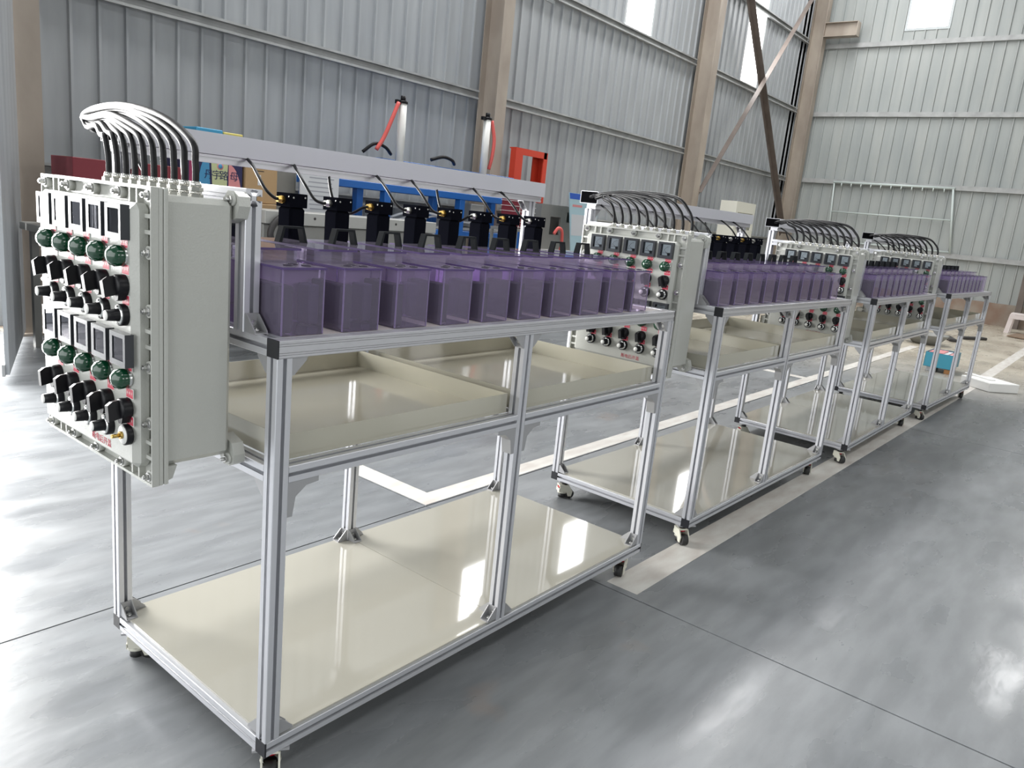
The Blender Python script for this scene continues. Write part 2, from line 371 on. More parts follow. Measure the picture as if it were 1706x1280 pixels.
# purlins
b_n = 0
cuts = [-8, -2.8], [1.75, 7.38], [7.64, 13.64], [13.95, 19.4]
for z in (1.25, 2.83, 4.52, 6.17, 7.9):
    for a, c in cuts:
        b = MB(); y = YW-.03; h = .12
        b.box(a, c, y-.005, y, z, z+h); b.box(a, c, y-.06, y-.005, z+h-.005, z+h); b.box(a, c, y-.06, y-.005, z, z+.005); b.box(a, c, y-.065, y-.06, z, z+.025); b.box(a, c, y-.065, y-.06, z+h-.025, z+h)
        struct('trim_%d' % (b_n+1), b, MT['purlin']); b_n += 1
for z in (1.30, 2.86, 4.50, 6.13, 7.8):
    b = MB(); x = XW-.03; h = .11
    b.box(x-.005, x, -13, 6.0, z, z+h); b.box(x-.06, x-.005, -13, 6.0, z+h-.005, z+h); b.box(x-.06, x-.005, -13, 6.0, z, z+.005); b.box(x-.065, x-.06, -13, 6.0, z, z+h)
    struct('trim_%d' % (b_n+1), b, MT['purlin']); b_n += 1
# columns (H section)
def column(x0, x1, y0, y1, name='steel_column'):
    t = .014; b = MB(); xm = (x0+x1)/2
    b.box(x0, x1, y0, y0+t, FZ, WH); b.box(x0, x1, y1-t, y1, FZ, WH); b.box(xm-.006, xm+.006, y0+t, y1-t, FZ, WH); b.box(x0-.06, x1+.06, y0-.06, y1+.04, FZ, FZ+.02)
    c = struct(name, b, MT['column']); return c
column(1.47, 1.71, 5.95, 6.29); column(7.40, 7.62, 5.95, 6.29); column(13.68, 13.93, 5.95, 6.29); c4 = column(19.42, 19.67, 5.95, 6.29)
b = MB(); b.box(19.5, 19.512, 5.17, 5.95, 6.33, 6.66); b.box(19.42, 19.66, 5.17, 5.95, 6.33, 6.345); b.box(19.42, 19.66, 5.17, 5.95, 6.645, 6.66); b.box(19.42, 19.66, 5.165, 5.18, 6.33, 6.66)
struct('column_corbel', b, MT['column'], c4)
b = MB(); b.box(19.55, 19.75, .50, .62, FZ, 1.3); struct('door_jamb_column', b, MT['brace'])
def angle_bar(p0, p1, wd=.09):
    p0 = Vector(p0); p1 = Vector(p1); d = (p1-p0).normalized(); n = Vector((0, -1, 0)); s = d.cross(n).normalized(); b = MB(); vs = []
    sec = [(0, 0), (wd, 0), (wd, .008), (.008, .008), (.008, wd), (0, wd)]
    for p in (p0, p1):
        for u, v in sec: vs.append(p+s*u+n*v)
    b.add(vs, [(i, (i+1) % 6, (i+1) % 6+6, i+6) for i in range(6)]); b.add_caps(len(b.v)-12, 6); return b
struct('cross_brace_beam', angle_bar((13.92, 6.0, 2.12), (19.3, 6.0, 8.05), .11), MT['brace'])
struct('cross_brace_beam', angle_bar((13.95, 6.1, 7.55), (19.3, 6.1, 1.5), .125), MT['brace'])
# swung-in sheet door at the daylight opening
d1 = struct('door_1', None, None, loc=(1.5, 5.93, FZ))
lm = MB(); L_ = 1.75
for k in range(6): lm.box(.29*k+.003, .29*(k+1)-.003, -.012, .012, .06, 4.3)
part_o = link('door_leaf', lm.mesh('door_leaf', MT['sheet']), (1.5, 5.93, FZ), d1, (0, 0, math.radians(-112)))
lm = MB(); lm.box(0, L_, -.03, -.012, .05, .13); lm.box(0, L_, -.03, -.012, 1.5, 1.58); lm.box(0, L_, -.03, -.012, 2.9, 2.98); lm.box(0, L_, -.03, -.012, 4.22, 4.3)
link('door_rail', lm.mesh('door_rail', MT['purlin']), (1.5, 5.93, FZ), d1, (0, 0, math.radians(-112)))

# ------------------------------------------------------------------ aluminium profile bars
def section(s=.04, covered=False):
    h = s/2
    if covered: side = [(-h+.0015, 0), (-.0135, 0), (-.0132, .003), (-.0118, .003), (-.0115, 0), (-.0085, 0), (-.0082, .003), (-.0068, .003), (-.0065, 0), (.0065, 0), (.0068, .003), (.0082, .003), (.0085, 0), (.0115, 0), (.0118, .003), (.0132, .003), (.0135, 0), (h-.0015, 0)]
    else: side = [(-h+.0015, 0), (-.0048, 0), (-.0048, .0022), (-.0095, .0042), (-.004, .0145), (.004, .0145), (.0095, .0042), (.0048, .0022), (.0048, 0), (h-.0015, 0)]
    out = []
    for k in range(4):
        ca, sa = math.cos(k*PI/2), math.sin(k*PI/2)
        for u, v in side: x, y = u, -h+v; out.append((x*ca-y*sa, x*sa+y*ca))
    return out
SEC, SECC = section(), section(covered=True)
def bar(axis, c, a0, a1, covered=False, ends=True):     # c: centre in the two other axes
    b = MB(); b.prism([(c[0]+x, c[1]+y) for x, y in (SECC if covered else SEC)], axis, a0, a1)
    return b

CL, CW, ZT, ZM, XM = 1.822, .812, .998, .706, .868
H = .04
def build_cart(label):
    t = thing('aluminium_workbench', (.9, .4, -.105), label, 'workbench', 'aluminium workbenches in a row')
    yb = CW-H
    for x in (0, XM, CL-H):
        for y in (0, yb): 
            up_ = 1.409 if (y > 0 and x != XM) else ZT
            part('leg', bar(2, (x+H/2, y+H/2), H, ZT if up_ == ZT else ZT, False), MT['alu'], t)
            if up_ > ZT: part('post', bar(2, (x+H/2, .757+H/2), ZT+H, up_), MT['alu'], t)
    for z, cov, nm in ((0, False, 'bottom_rail'), (ZT, True, 'top_rail')):
        for y in (0, yb): part(nm, bar(0, (y+H/2, z+H/2), .004, CL-.004, cov), MT['alu2'] if cov else MT['alu'], t)
        for x in (0, CL-H): part('cross_rail', bar(1, (x+H/2, z+H/2), H, yb), MT['alu'], t)
        for y in (0, yb):
            for x in (0, CL-.004): b = MB(); b.cbox(x-.0005, x+.0045, y-.0005, y+H+.0005, z-.0005, z+H+.0005, .0008); part('end_cap', b, MT['cap'], t)
    for y in (0, yb):
        for a, c in ((H, XM), (XM+H, CL-H)): part('middle_rail', bar(0, (y+H/2, ZM+H/2), a, c), MT['alu'], t)
    for x in (0, CL-H): part('cross_rail', bar(1, (x+H/2, ZM+H/2), H, yb), MT['alu'], t)
    part('support_rail', bar(1, (XM+H/2, ZM+H/2), H, yb), MT['alu'], t)
    # panel frame at the near end
    part('post', bar(2, (H/2-.008, .122+H/2), ZT+H, 1.31), MT['alu'], t)
    part('header_rail', bar(1, (H/2-.008, 1.33), .122, .757), MT['alu'], t)
    rb = MB(); rb.prism([(.735, 1.409), (.757, 1.409), (.757, 1.412), (.765, 1.412), (.765, 1.409), (.787, 1.409), (.787, 1.4315), (.735, 1.4315), (.735, 1.4235), (.738, 1.4235), (.738, 1.4175), (.735, 1.4175)], 0, 0, CL+.01)
    part('trunking_rail', rb, MT['alu2'], t)
    # cable trunking: hollow white channel open at both ends
    y0, y1, z0, z1, w_ = .725, .828, 1.4325, 1.492, .0025; b = MB()
    xa, xb = -.005, CL+.02
    w_ = .003; b.box(xa, xb, y0, y0+w_, z0, z1-.003); b.box(xa, xb, y1-w_, y1, z0, z1-.003); b.box(xa, xb, y0+w_, y1-w_, z0, z0+w_); b.box(xa, xb, y0+.002, y1-.002, z1-.003, z1)
    for xe_ in (xa+.001, xb-.004): e_ = MB(); e_.box(xe_, xe_+.003, y0+w_, y1-w_, z0+w_, z1-.003); part('trunking_end', e_, MT['matteblack'], t)
    part('cable_trunking', b, MT['trunk'], t, 'white rectangular cable trunking along the top')
    # boards
    def board(x0, x1, m0, m1):
        n = .0445
        ya, yc = .010, CW-.010
        P = [(x0, n), (x0+(n-x0 if m0 else 0), n)] if m0 else [(x0, n+.0), (x0+.023, n)]
        P = [(x0, n), (n if x0 < .1 else XM+n, n), (n if x0 < .1 else XM+n, ya)]
        xe = XM-.0045 if x0 < .1 else CL-n
        P += [(xe, ya), (xe, n), (x1, n), (x1, yc-n+.01), (xe, yc-n+.01), (xe, yc), (P[2][0], yc), (P[2][0], yc-n+.01), (x0, yc-n+.01)]
        bb = MB(); bb.prism(P, 2, H, H+.006); return bb
    part('bottom_board', board(.014, XM+.019, 1, 1), MT['board'], t); part('bottom_board', board(XM+.021, CL-.014, 1, 1), MT['board'], t)
    b = MB(); b.box(H, CL-H, H, yb, ZT+.026, ZT+H-.001); part('top_deck', b, MT['deck'], t)
    # cast corner brackets
    bk = MB(); r = .042; w2 = .0165; th = .003
    bk.box(0, r, -w2, w2, 0, th); bk.box(0, th, -w2, w2, th, r)
    for y in (-w2, w2-.003): bk.prism([(th, th), (r-.002, th), (r-.002, .007), (.007, r-.002), (th, r-.002)], 1, y, y+.003)
    bkm = bk.mesh('corner_bracket', MT['cast'])
    bo = MB(); bo.cyl((.02, 0, th), (.02, 0, th+.006), .0075, 10); bo.cyl((.02, 0, th+.006), (.02, 0, th+.008), .004, 6); bo.cyl((th, 0, .02), (th+.006, 0, .02), .0075, 10)
    bom = bo.mesh('bolt', MT['steel'])
    gs = MB(); gs.prism([(0, 0), (.085, 0), (.085, .012), (.05, .016), (.022, .038), (.014, .085), (0, .085)], 1, -.018, .018); gsm = gs.mesh('gusset', MT['cast'])
    def br(p, a, bdir, nm='corner_bracket', me=bkm, bolts=True):
        a = Vector(a); bdir = Vector(bdir); y = bdir.cross(a)
        e = Matrix((a, y, bdir)).transposed().to_euler()
        o = inst(nm, me, t, p, e)
        if bolts:
            q = bpy.data.objects.new('bolt', bom); COL.objects.link(q); q.parent = o
    zb = H+.006; X = Vector((1, 0, 0)); Y = Vector((0, 1, 0)); Z = Vector((0, 0, 1))
    for y, yd in ((0, Y), (yb, -Y)):
        yc = y+H/2; yi = H if y == 0 else yb
        for x in (0, XM, CL-H):
            xi = x+H/2
            br((xi, yi, zb), yd, Z)                                   # on the board, across
            if x < CL-H: br((x+H, yc, zb), X, Z)
            if x > 0: br((x, yc, zb), -X, Z)
            if x < CL-H: br((x+H, yc, ZT), X, -Z); br((x+H, yc, ZM), X, -Z, 'gusset', gsm, False)
            if x > 0: br((x, yc, ZT), -X, -Z); br((x, yc, ZM), -X, -Z, 'gusset', gsm, False)
            br((xi, yi, ZT), yd, -Z)
            if x != XM: br((xi, yi, ZM), yd, -Z)
            else: br((xi, yi, ZM), yd, -Z)
    br((H/2-.008, .122, ZT+H), -Y, Z); br((H, .777, ZT+H), X, Z); br((CL-H, .777, ZT+H), -X, Z); br((CL-H, .777, 1.409), -X, -Z); br((H, .777, 1.409), X, -Z)
    # casters
    cp = MB(); cp.box(-.045, .045, -.045, .045, -.006, 0); cpm = cp.mesh('mounting_plate', MT['cast'])
    st = MB(); st.cyl((0, 0, -.006), (0, 0, -.028), .017, 14); stm = st.mesh('swivel_bearing', MT['dark'])
    fk = MB()
    for y in (-.024, .019): fk.prism([(-.034, -.030), (.018, -.030), (.040, -.062), (.034, -.090), (.016, -.090), (.006, -.066), (-.030, -.066)], 1, y, y+.005)
    fk.box(-.034, .018, -.019, .019, -.036, -.028); fk.box(-.036, -.033, -.024, .024, -.066, -.048); fk.lathe((-.010, 0, -.066), (0, 0, -1), [(0, .026), (.008, .027), (.010, .020)], 14)
    fkm = fk.mesh('fork', MT['casterw'])
    wh = MB(); wh.cyl((.026, -.015, -.079), (.026, .015, -.079), .026, 20); whm = wh.mesh('wheel', MT['rubber'])
    tw = MB(); tw.cyl((-.012, 0, -.040), (-.012, 0, -.047), .024, 16); tw.cyl((-.010, 0, -.086), (-.010, 0, -.104), .016, 14, r2=.019); twm = tw.mesh('levelling_foot', [MT['casterred']])
    fo = MB(); fo.cyl((-.010, 0, -.075), (-.010, 0, -.098), .018, 16, r2=.021); fom = fo.mesh('foot_pad', MT['rubber'])
    tw = MB(); tw.cyl((-.012, 0, -.038), (-.012, 0, -.046), .0235, 16); twm = tw.mesh('thumbwheel', MT['casterred'])
    for (x, y, rz) in ((.055, .055, 235), (CL-.055, .055, 200), (.055, CW-.055, -35), (CL-.055, CW-.055, 70)):
        c = inst('caster', cpm, t, (x, y, 0), (0, 0, math.radians(rz)))
        for nm, m_ in (('swivel_bearing', stm), ('fork', fkm), ('wheel', whm), ('foot_pad', fom), ('thumbwheel', twm)):
            q = bpy.data.objects.new(nm, m_); COL.objects.link(q); q.parent = c
    return t

def build_panel(label):
    t = thing('control_box', (-.1, .4, .74), label, 'control box', 'grey control boxes on the bench ends')
    b = MB(); b.cbox(-.198, -.038, .114, .628, .758, 1.322, .012); part('back_box', b, MT['paint'], t)
    b = MB(); b.cbox(-.196, -.186, .104, .637, .722, 1.336, .002)
    for y in (.114, .615): b.prism([(-.187, .726), (-.173, .730), (-.163, .758), (-.187, .758)], 1, y, y+.013)
    part('box_flange', b, MT['paint'], t)
    # cover: flange, raised face, rim with ribs and bosses
    b = MB(); b.cbox(-.207, -.197, .104, .637, .722, 1.336, .002); b.cbox(-.243, -.200, .134, .602, .756, 1.302, .013)
    for (ya, yc, za, zc) in ((.104, .637, 1.330, 1.336), (.104, .637, .722, .728), (.104, .108, .728, 1.330), (.633, .637, .728, 1.330)): b.box(-.222, -.207, ya, yc, za, zc)
    bys = [.120+.1245*k for k in range(5)]; bzs = [.741, .857, .976, 1.092, 1.208, 1.319]
    for k in range(4):
        for f in (.38, .62):
            if k in (0, 3):
                y = bys[k]+f*.1245
                b.box(-.220, -.207, y-.003, y+.003, 1.301, 1.331); b.box(-.220, -.207, y-.003, y+.003, .727, .757)
    for k in range(5):
        if k in (0, 2, 4):
            for f in (.36, .64):
                z = bzs[k]+f*(bzs[k+1]-bzs[k]); b.box(-.220, -.207, .107, .135, z-.004, z+.004); b.box(-.220, -.207, .601, .634, z-.004, z+.004)
    bl = [(y, z) for y in bys for z in (.741, 1.319)]+[(y, z) for y in (.120, .618) for z in bzs[1:-1]]
    for y, z in bl: b.cyl((-.207, y, z), (-.220, y, z), .0135, 14)
    part('cover', b, MT['paint'], t)
    bo = MB(); bo.cyl((0, 0, 0), (-.004, 0, 0), .0095, 14); bo.cyl((-.004, 0, 0), (-.012, 0, 0), .0065, 6, smooth=False); bo.cyl((-.012, 0, 0), (-.015, 0, 0), .0035, 8); bom = bo.mesh('cover_bolt', MT['steel'])
    for y, z in bl: inst('cover_bolt', bom, t, (-.220, y, z))
    # mounting lugs
    for y, z, s in ((.134, 1.318, 1), (.610, 1.318, 1), (.134, .752, -1), (.610, .752, -1)):
        b = MB(); sy = -1 if y < .4 else 1
        pts = [(y-sy*.02, z-s*.045), (y+sy*.022, z-s*.032), (y+sy*.032, z-s*.006), (y+sy*.030, z+s*.014), (y+sy*.012, z+s*.024), (y-sy*.012, z+s*.024), (y-sy*.03, z+s*.006)]
        b.prism(pts, 0, -.022, -.0085); b.prism(pts, 0, -.036, -.022); b.prism([(-.07, z-s*.04), (-.036, z-s*.055), (-.036, z+s*.010)], 1, y-.004, y+.004)
        b.cyl((-.036, y+sy*.010, z+s*.006), (-.042, y+sy*.010, z+s*.006), .014, 12)
        l_ = part('mounting_lug', b, MT['paint'], t)
        b = MB(); b.cyl((-.042, y+sy*.010, z+s*.006), (-.048, y+sy*.010, z+s*.006), .0085, 6, smooth=False); b.cyl((-.048, y+sy*.010, z+s*.006), (-.057, y+sy*.010, z+s*.006), .004, 8); part('bolt', b, MT['steel'], l_)
    # meters
    FX = -.243
    g = MB(); a = .034
    g.box(-.010, 0, -a, a, -a, a)
    for (y0, y1, z0, z1) in ((-a, -a+.009, -a, a), (a-.012, a, -a, a), (-a+.009, a-.012, -a, -a+.012), (-a+.009, a-.012, a-.009, a)): g.box(-.018, -.010, y0, y1, z0, z1)
    g.box(-.0115, -.010, .010, .022, -.022, .025)
    gm = g.mesh('panel_meter', MT['bezel'])
    d = MB(); d.box(-.0135, -.010, -.024, .0145, -.021, .024); dm = d.mesh('dial', MT['dial'])
    nd = MB(); nd.box(-.0142, -.0135, -.024, -.010, -.0205, -.009); nd.add([(-.0146, -.016, -.016), (-.0146, -.0135, -.0175), (-.0146, .010, .004)], [(0, 1, 2)]); nd.box(-.0146, -.0142, -.018, .010, -.011, -.0098)
    for k in range(7):
        an = .15+k*.22; nd.box(-.0142, -.0135, -.016+.026*math.cos(an)-.0009, -.016+.026*math.cos(an)+.0009, -.016+.032*math.sin(an)-.0014, -.016+.032*math.sin(an)+.0014)
    ndm = nd.mesh('needle', MT['ink'])
    gg = MB(); gg.box(-.0163, -.0153, -a+.009, a-.012, -a+.012, a-.009); ggm = gg.mesh('glass', MT['glass'])
    lp = MB(); lp.lathe((0, 0, 0), (-1, 0, 0), [(0, .0215), (.004, .0215), (.006, .019)], 20); lpm = lp.mesh('lamp_ring', MT['ring'])
    ls = MB(); ls.lathe((-.004, 0, 0), (-1, 0, 0), [(0, .0205), (.015, .0215), (.0165, .020), (.023, .018), (.0245, .0145), (.029, .010), (.0305, 0)], 16); lsm = ls.mesh('lens', MT['green'])
    se = MB(); se.lathe((0, 0, 0), (-1, 0, 0), [(0, .0225), (.016, .0225), (.021, .019), (.021, 0)], 20); sem = se.mesh('selector_switch', MT['black'])
    sg = MB(); sg.prism([(-.021, -.019), (-.044, -.024), (-.044, .010), (-.034, .017), (-.021, .019)], 1, -.007, .007); sg.prism([(-.006, -.030), (.006, -.030), (.016, -.014), (-.016, -.014)], 0, -.020, -.004); sgm = sg.mesh('grip', MT['black'])
    kb = MB(); kb.lathe((0, 0, 0), (-1, 0, 0), [(0, .0225), (.012, .0225), (.013, .021), (.013, 0)], 20); kbm = kb.mesh('potentiometer', MT['black'])
    ks = MB(); ks.lathe((-.013, 0, 0), (-1, 0, 0), [(0, .0195), (.001, .0195), (.001, .0)], 20); ksm = ks.mesh('scale_ring', MT['ring'])
    kn = MB(); kn.lathe((-.014, 0, 0), (-1, 0, 0), [(0, .0135), (.004, .0125), (.024, .0108), (.024, 0)], 16); knm = kn.mesh('knob', MT['black'])
    kc = MB(); kc.lathe((-.038, 0, 0), (-1, 0, 0), [(0, .0098), (.001, .0098), (.0012, 0)], 16); kcm = kc.mesh('knob_cap', MT['white'])
    wd = MB(); wd.lathe((-.013, 0, 0), (-1, 0, 0), [(0, .0195), (.0015, .0195), (.0015, .0)], 20); wdm = wd.mesh('scale_disc', MT['white'])
    bs = MB(); bs.cyl((-.0145, 0, 0), (-.020, 0, 0), .008, 12); bs.cyl((-.020, 0, 0), (-.036, 0, 0), .0042, 10); bsm = bs.mesh('spindle', MT['brass'])
    tg = MB(); tg.box(-.0012, 0, -.0155, .0155, -.0105, .0105); tgm = tg.mesh('tag', MT['white'])
    tr = MB(); tr.box(-.0016, -.0012, -.0142, .0142, -.0093, .0093); trm = tr.mesh('tag_face', MT['red'])
    t2 = MB()
    for yy in (-.009, 0, .009):
        t2.box(-.0019, -.0016, yy-.0026, yy+.0026, -.0004, .0004); t2.box(-.0019, -.0016, yy-.0004, yy+.0004, -.0032, .0032); t2.box(-.0019, -.0016, yy-.0022, yy+.0022, .0024, .0030)
    t2m = t2.mesh('tag_print', MT['white'])
    def child(p, nm, me):
        q = bpy.data.objects.new(nm, me); COL.objects.link(q); q.parent = p; return q
    def tag(y, z):
        q = inst('name_tag', tgm, t, (FX, y, z)); child(q, 'tag_face', trm); child(q, 'tag_print', t2m)
    ys = [.174+.0862*k for k in range(5)]
    for row, (zg, zl, zs, zk) in enumerate(((1.263, 1.196, 1.137, 1.078), (1.009, .948, .885, .829))):
        for k, y in enumerate(ys):
            y -= .012*row
            q = inst('panel_meter', gm, t, (FX, y+.006, zg)); child(q, 'dial', dm); child(q, 'needle', ndm); child(q, 'glass', ggm)
            q = inst('indicator_lamp', lpm, t, (FX, y, zl)); child(q, 'lens', lsm)
            q = inst('selector_switch', sem, t, (FX, y-.002, zs)); gq = child(q, 'grip', sgm); gq.rotation_euler = (math.radians(-18 if row == 0 else -10), 0, 0)
            q = inst('potentiometer', kbm, t, (FX, y-.003, zk))
            if label_no_knob and row == 1 and k == 0: child(q, 'scale_disc', wdm); child(q, 'spindle', bsm)
            else: child(q, 'scale_ring', ksm); child(q, 'knob', knm); child(q, 'knob_cap', kcm)
            tag(y-.006, zl+.027); tag(y-.010, zs+.033); tag(y-.010, zk+.031)
    tm = text_mesh('断电后开盖', .019, MT['redtext'])
    q = inst('warning_lettering', tm, t, (FX-.0002, .290, .782), Matrix(((0, 0, -1), (-1, 0, 0), (0, 1, 0))).to_euler())
    # cable glands on the top
    gl = MB(); gl.cyl((0, 0, 0), (0, 0, .006), .0150, 6, smooth=False); gl.cyl((0, 0, .006), (0, 0, .012), .0125, 14); gl.cyl((0, 0, .012), (0, 0, .020), .0150, 6, smooth=False); gl.cyl((0, 0, .020), (0, 0, .032), .0125, 14, r2=.010); glm = gl.mesh('cable_gland', MT['nickel'])
    for k in range(10): inst('cable_gland', glm, t, (-.105, .152+.0443*k, 1.322))
    return t

def cable(yg, style):
    f = (yg-.152)/.4; h = 1.508-.045*f if style == 0 else 1.500-.03*f
    jit = random.uniform(-.008, .008)
    if style == 0:
        P = [(-.105, yg, 1.345), (-.105, yg+.002, 1.39), (-.105, yg+.018, 1.435), (-.100, yg+.05+.1*(1-f), h-.022+jit/2), (-.085+jit, .50+.16*f, h), (-.075+jit, .67+.06*f, h-.004), (-.070+jit, .765+jit, 1.482), (-.035, .79+jit, 1.456), (.01, .775+jit, 1.453+jit*.5), (.12, .775+jit, 1.452)]
    else:
        P = [(-.105, yg, 1.345), (-.105, yg+.004, 1.39), (-.100, yg+.03, 1.435), (-.090, yg+.08+.03*(1-f), h-.015+jit/2), (-.065+jit, .48+.18*f, h), (-.055+jit, .63+.07*f, h-.012), (-.04+jit, .72+jit, 1.472), (-.01, .755+jit, 1.462), (.12, .77+jit, 1.458)]
    b = MB(); b.tube(catmull(P, 6), .0071, 8); return b

def build_motor_mesh():
    b = MB(); b.cbox(-.0295, .0295, -.036, .036, -.040, 0, .0015); head = b.mesh('head', MT['motor'])
    b = MB(); b.cbox(-.0265, .0265, -.033, .033, -.178, -.040, .007); body = b.mesh('body', MT['motor'])
    b = MB()
    for x, z in ((-.020, -.012), (.020, -.010)): b.cyl((x, -.036, z), (x, -.0375, z), .0028, 8)
    b.cyl((-.0295, -.028, -.010), (-.031, -.028, -.010), .0028, 8); scr = b.mesh('screw', MT['steel'])
    b = MB(); b.cyl((-.0295, 0, -.020), (-.036, 0, -.020), .0125, 6, smooth=False); b.cyl((-.036, 0, -.020), (-.042, 0, -.020), .0105, 12); b.cyl((-.042, 0, -.020), (-.050, 0, -.020), .0115, 6, r2=.009, smooth=False)
    return head, body, scr, b.mesh('cable_gland', MT['brass']), b.mesh('cable_gland', MT['nickel'])

def tank_meshes():
    W = .112
    def shell(x0, x1, y0, y1, z0, z1, t=.003):
        b = MB(); b.box(x0, x1, y0, y1, z0, z1); b.f = [f for f in b.f if f[:2] != [4, 5]]; b.m = b.m[:len(b.f)]; b.s = b.s[:len(b.f)]; return b
    out = {}
    b = shell(0, W, 0, .46, .0, .148); out['body'] = b.mesh('tank_body', MT['tank'])
    b = MB(); b.box(-.0015, .0015, -.0015, .0015, .001, .148); out['edge'] = b.mesh('polished_edge', clear_mat('polished_acrylic_edge', (.62, .58, .72), rough=.2, white=.45))
    b = MB(); b.box(-.003, W+.003, -.003, .463, .148, .153); b.m = [0, 0, 1, 1, 1, 1]; out['lid'] = b.mesh('tank_lid', [MT['lid'], MT['lidedge']])
    b = shell(.008, W-.004, .105, .400, .153, .181); out['chamber'] = b.mesh('upper_chamber', MT['lid'])
    b = MB(); b.box(-.002, W+.004, .098, .410, .181, .186); b.m = [0, 0, 1, 1, 1, 1]; out['chlid'] = b.mesh('chamber_lid', [MT['lid'], MT['lidedge']])
    b = MB(); b.cbox(.004, .040, .016, .150, .003, .110, .003); out['pack'] = b.mesh('settling_pack', MT['block'])
    b = MB(); b.cbox(.050, .080, .10, .150, .003, .100, .003); out['pack2'] = b.mesh('rear_pack', MT['block2'])
    b = MB(); b.box(.004, W-.004, .168, .172, .003, .145); out['lilac_fill'] = b.mesh('lilac_fill', MT['lilac_fill'])  # added pale sheet that brightens the tank inside, not a known tank part
    b = MB(); b.cbox(.004, W-.004, .468, .62, 0, .128, .003); out['mix'] = b.mesh('mixing_box', MT['lilac_fill'])
    b = MB()
    for x, y in ((.040, .040), (.068, .062), (.084, .034)): b.lathe((x, y, .1535), (0, 0, 1), [(0, .0115), (.0015, .0115), (.0015, .0085), (0, .0085)], 14); b.cyl((x, y, .1532), (x, y, .1536), .0085, 14)
    out['port'] = b.mesh('port', MT['port'])
    b = MB(); P = [(-.043, 0), (-.031, .041), (.031, .041), (.043, 0)]; Q = [(-.034, 0), (-.0255, .0355), (.0255, .0355), (.034, 0)]
    b.prism(P+Q[::-1], 1, -.011, .011); out['handle'] = b.mesh('handle', MT['handle'])
    return out

ORD = ['first', 'second', 'third', 'fourth', 'fifth', 'sixth', 'seventh', 'eighth', 'ninth', 'tenth']
BENCH = ['nearest', 'second', 'third', 'farthest']
CARTS = [(0, 0, 0), (2.2331, -.0188, -.0182), (4.4231, -.1085, -.0069), (6.5892, -.1705, -.0344)]
protos = []     # (object, label function)
label_no_knob = True
a = build_cart('x'); protos.append((a, lambda c: 'wheeled aluminium profile workbench, %s bench of the row, with lilac tanks on top' % BENCH[c]))
TM = tank_meshes(); head, body, scr, g1, g2 = build_motor_mesh()
for k in range(10):
    x = .038+.1676*k
    t = thing('acrylic_tank', (x, .045, ZT+H), 'x', 'tank', 'lilac acrylic tanks on the benches')
    for nm, key in (('tank_body', 'body'), ('tank_lid', 'lid'), ('upper_chamber', 'chamber'), ('chamber_lid', 'chlid'), ('settling_pack', 'pack'), ('port', 'port'), ('lilac_fill', 'lilac_fill'), ('rear_pack', 'pack2'), ('mixing_box', 'mix')):
        inst(nm, TM[key], t, (x, .045, ZT+H))
    for ex, ey in ((.001, .001), (.111, .001), (.001, .459), (.111, .459)): inst('polished_edge', TM['edge'], t, (x+ex, .045+ey, ZT+H))
    inst('handle', TM['handle'], t, (x+.042, .320, ZT+H+.186))
    protos.append((t, lambda c, k=k: 'lilac clear tank with black handle, %s from the control box on the %s bench' % (ORD[k], BENCH[c])))
for k in range(10):
    x = .094+.1676*k; zt = 1.346
    t = thing('stirring_motor', (x, .583, 1.168), 'x', 'motor', 'black motors behind the tanks')
    inst('head', head, t, (x, .583, zt)); inst('body', body, t, (x, .583, zt)); inst('screw', scr, t, (x, .583, zt)); inst('cable_gland', g1 if k % 2 == 0 else g2, t, (x, .583, zt))
    protos.append((t, lambda c, k=k: 'black square-headed motor behind the %s tank from the control box, %s bench' % (ORD[k], BENCH[c])))
    lo = random.uniform(-.01, .012)
    P = [(x-.044, .583, 1.326), (x-.060, .584, 1.328+lo*.3), (x-.078, .60, 1.345+lo), (x-.082+lo, .635, 1.38), (x-.070+lo, .69, 1.415), (x-.055, .745, 1.438), (x-.045, .77, 1.450)]
    if k % 3 == 1: P = [(x-.044, .583, 1.326), (x-.062, .590, 1.322), (x-.085, .62, 1.300), (x-.100, .67, 1.305), (x-.098, .71, 1.36), (x-.085, .745, 1.42), (x-.080, .765, 1.448)]
    b = MB(); b.tube(catmull(P, 5), .0048, 7)
    o = single('motor_cable', b, MT['cable'], (x, .583, 1.326), 'x', 'cable', 'thin cables from the motors to the trunking')
    protos.append((o, lambda c, k=k: 'thin black cable from the %s motor up to the white trunking, %s bench' % (ORD[k], BENCH[c])))
for k, (x0, x1) in enumerate(((.046, .862), (.914, 1.778))):
    y0, y1, z0, z1, w_ = .044, .766, ZM+H, ZM+H+.061, .002
    t = thing('drip_tray', ((x0+x1)/2, .4, z0), 'x', 'tray', 'shallow trays on the middle shelves')
    b = MB(); b.box(x0, x1, y0, y1, z0, z0+w_); part('tray_base', b, MT['tray'], t)
    b = MB(); b.box(x0, x1, y0, y0+w_, z0+w_, z1); b.box(x0, x1, y1-w_, y1, z0+w_, z1); b.box(x0, x0+w_, y0+w_, y1-w_, z0+w_, z1); b.box(x1-w_, x1, y0+w_, y1-w_, z0+w_, z1); part('tray_wall', b, MT['tray'], t)
    protos.append((t, lambda c, k=k: 'shallow cream metal tray under the %s half of the %s bench' % (('box-end', 'far-end')[k], BENCH[c])))
pn = build_panel('x')

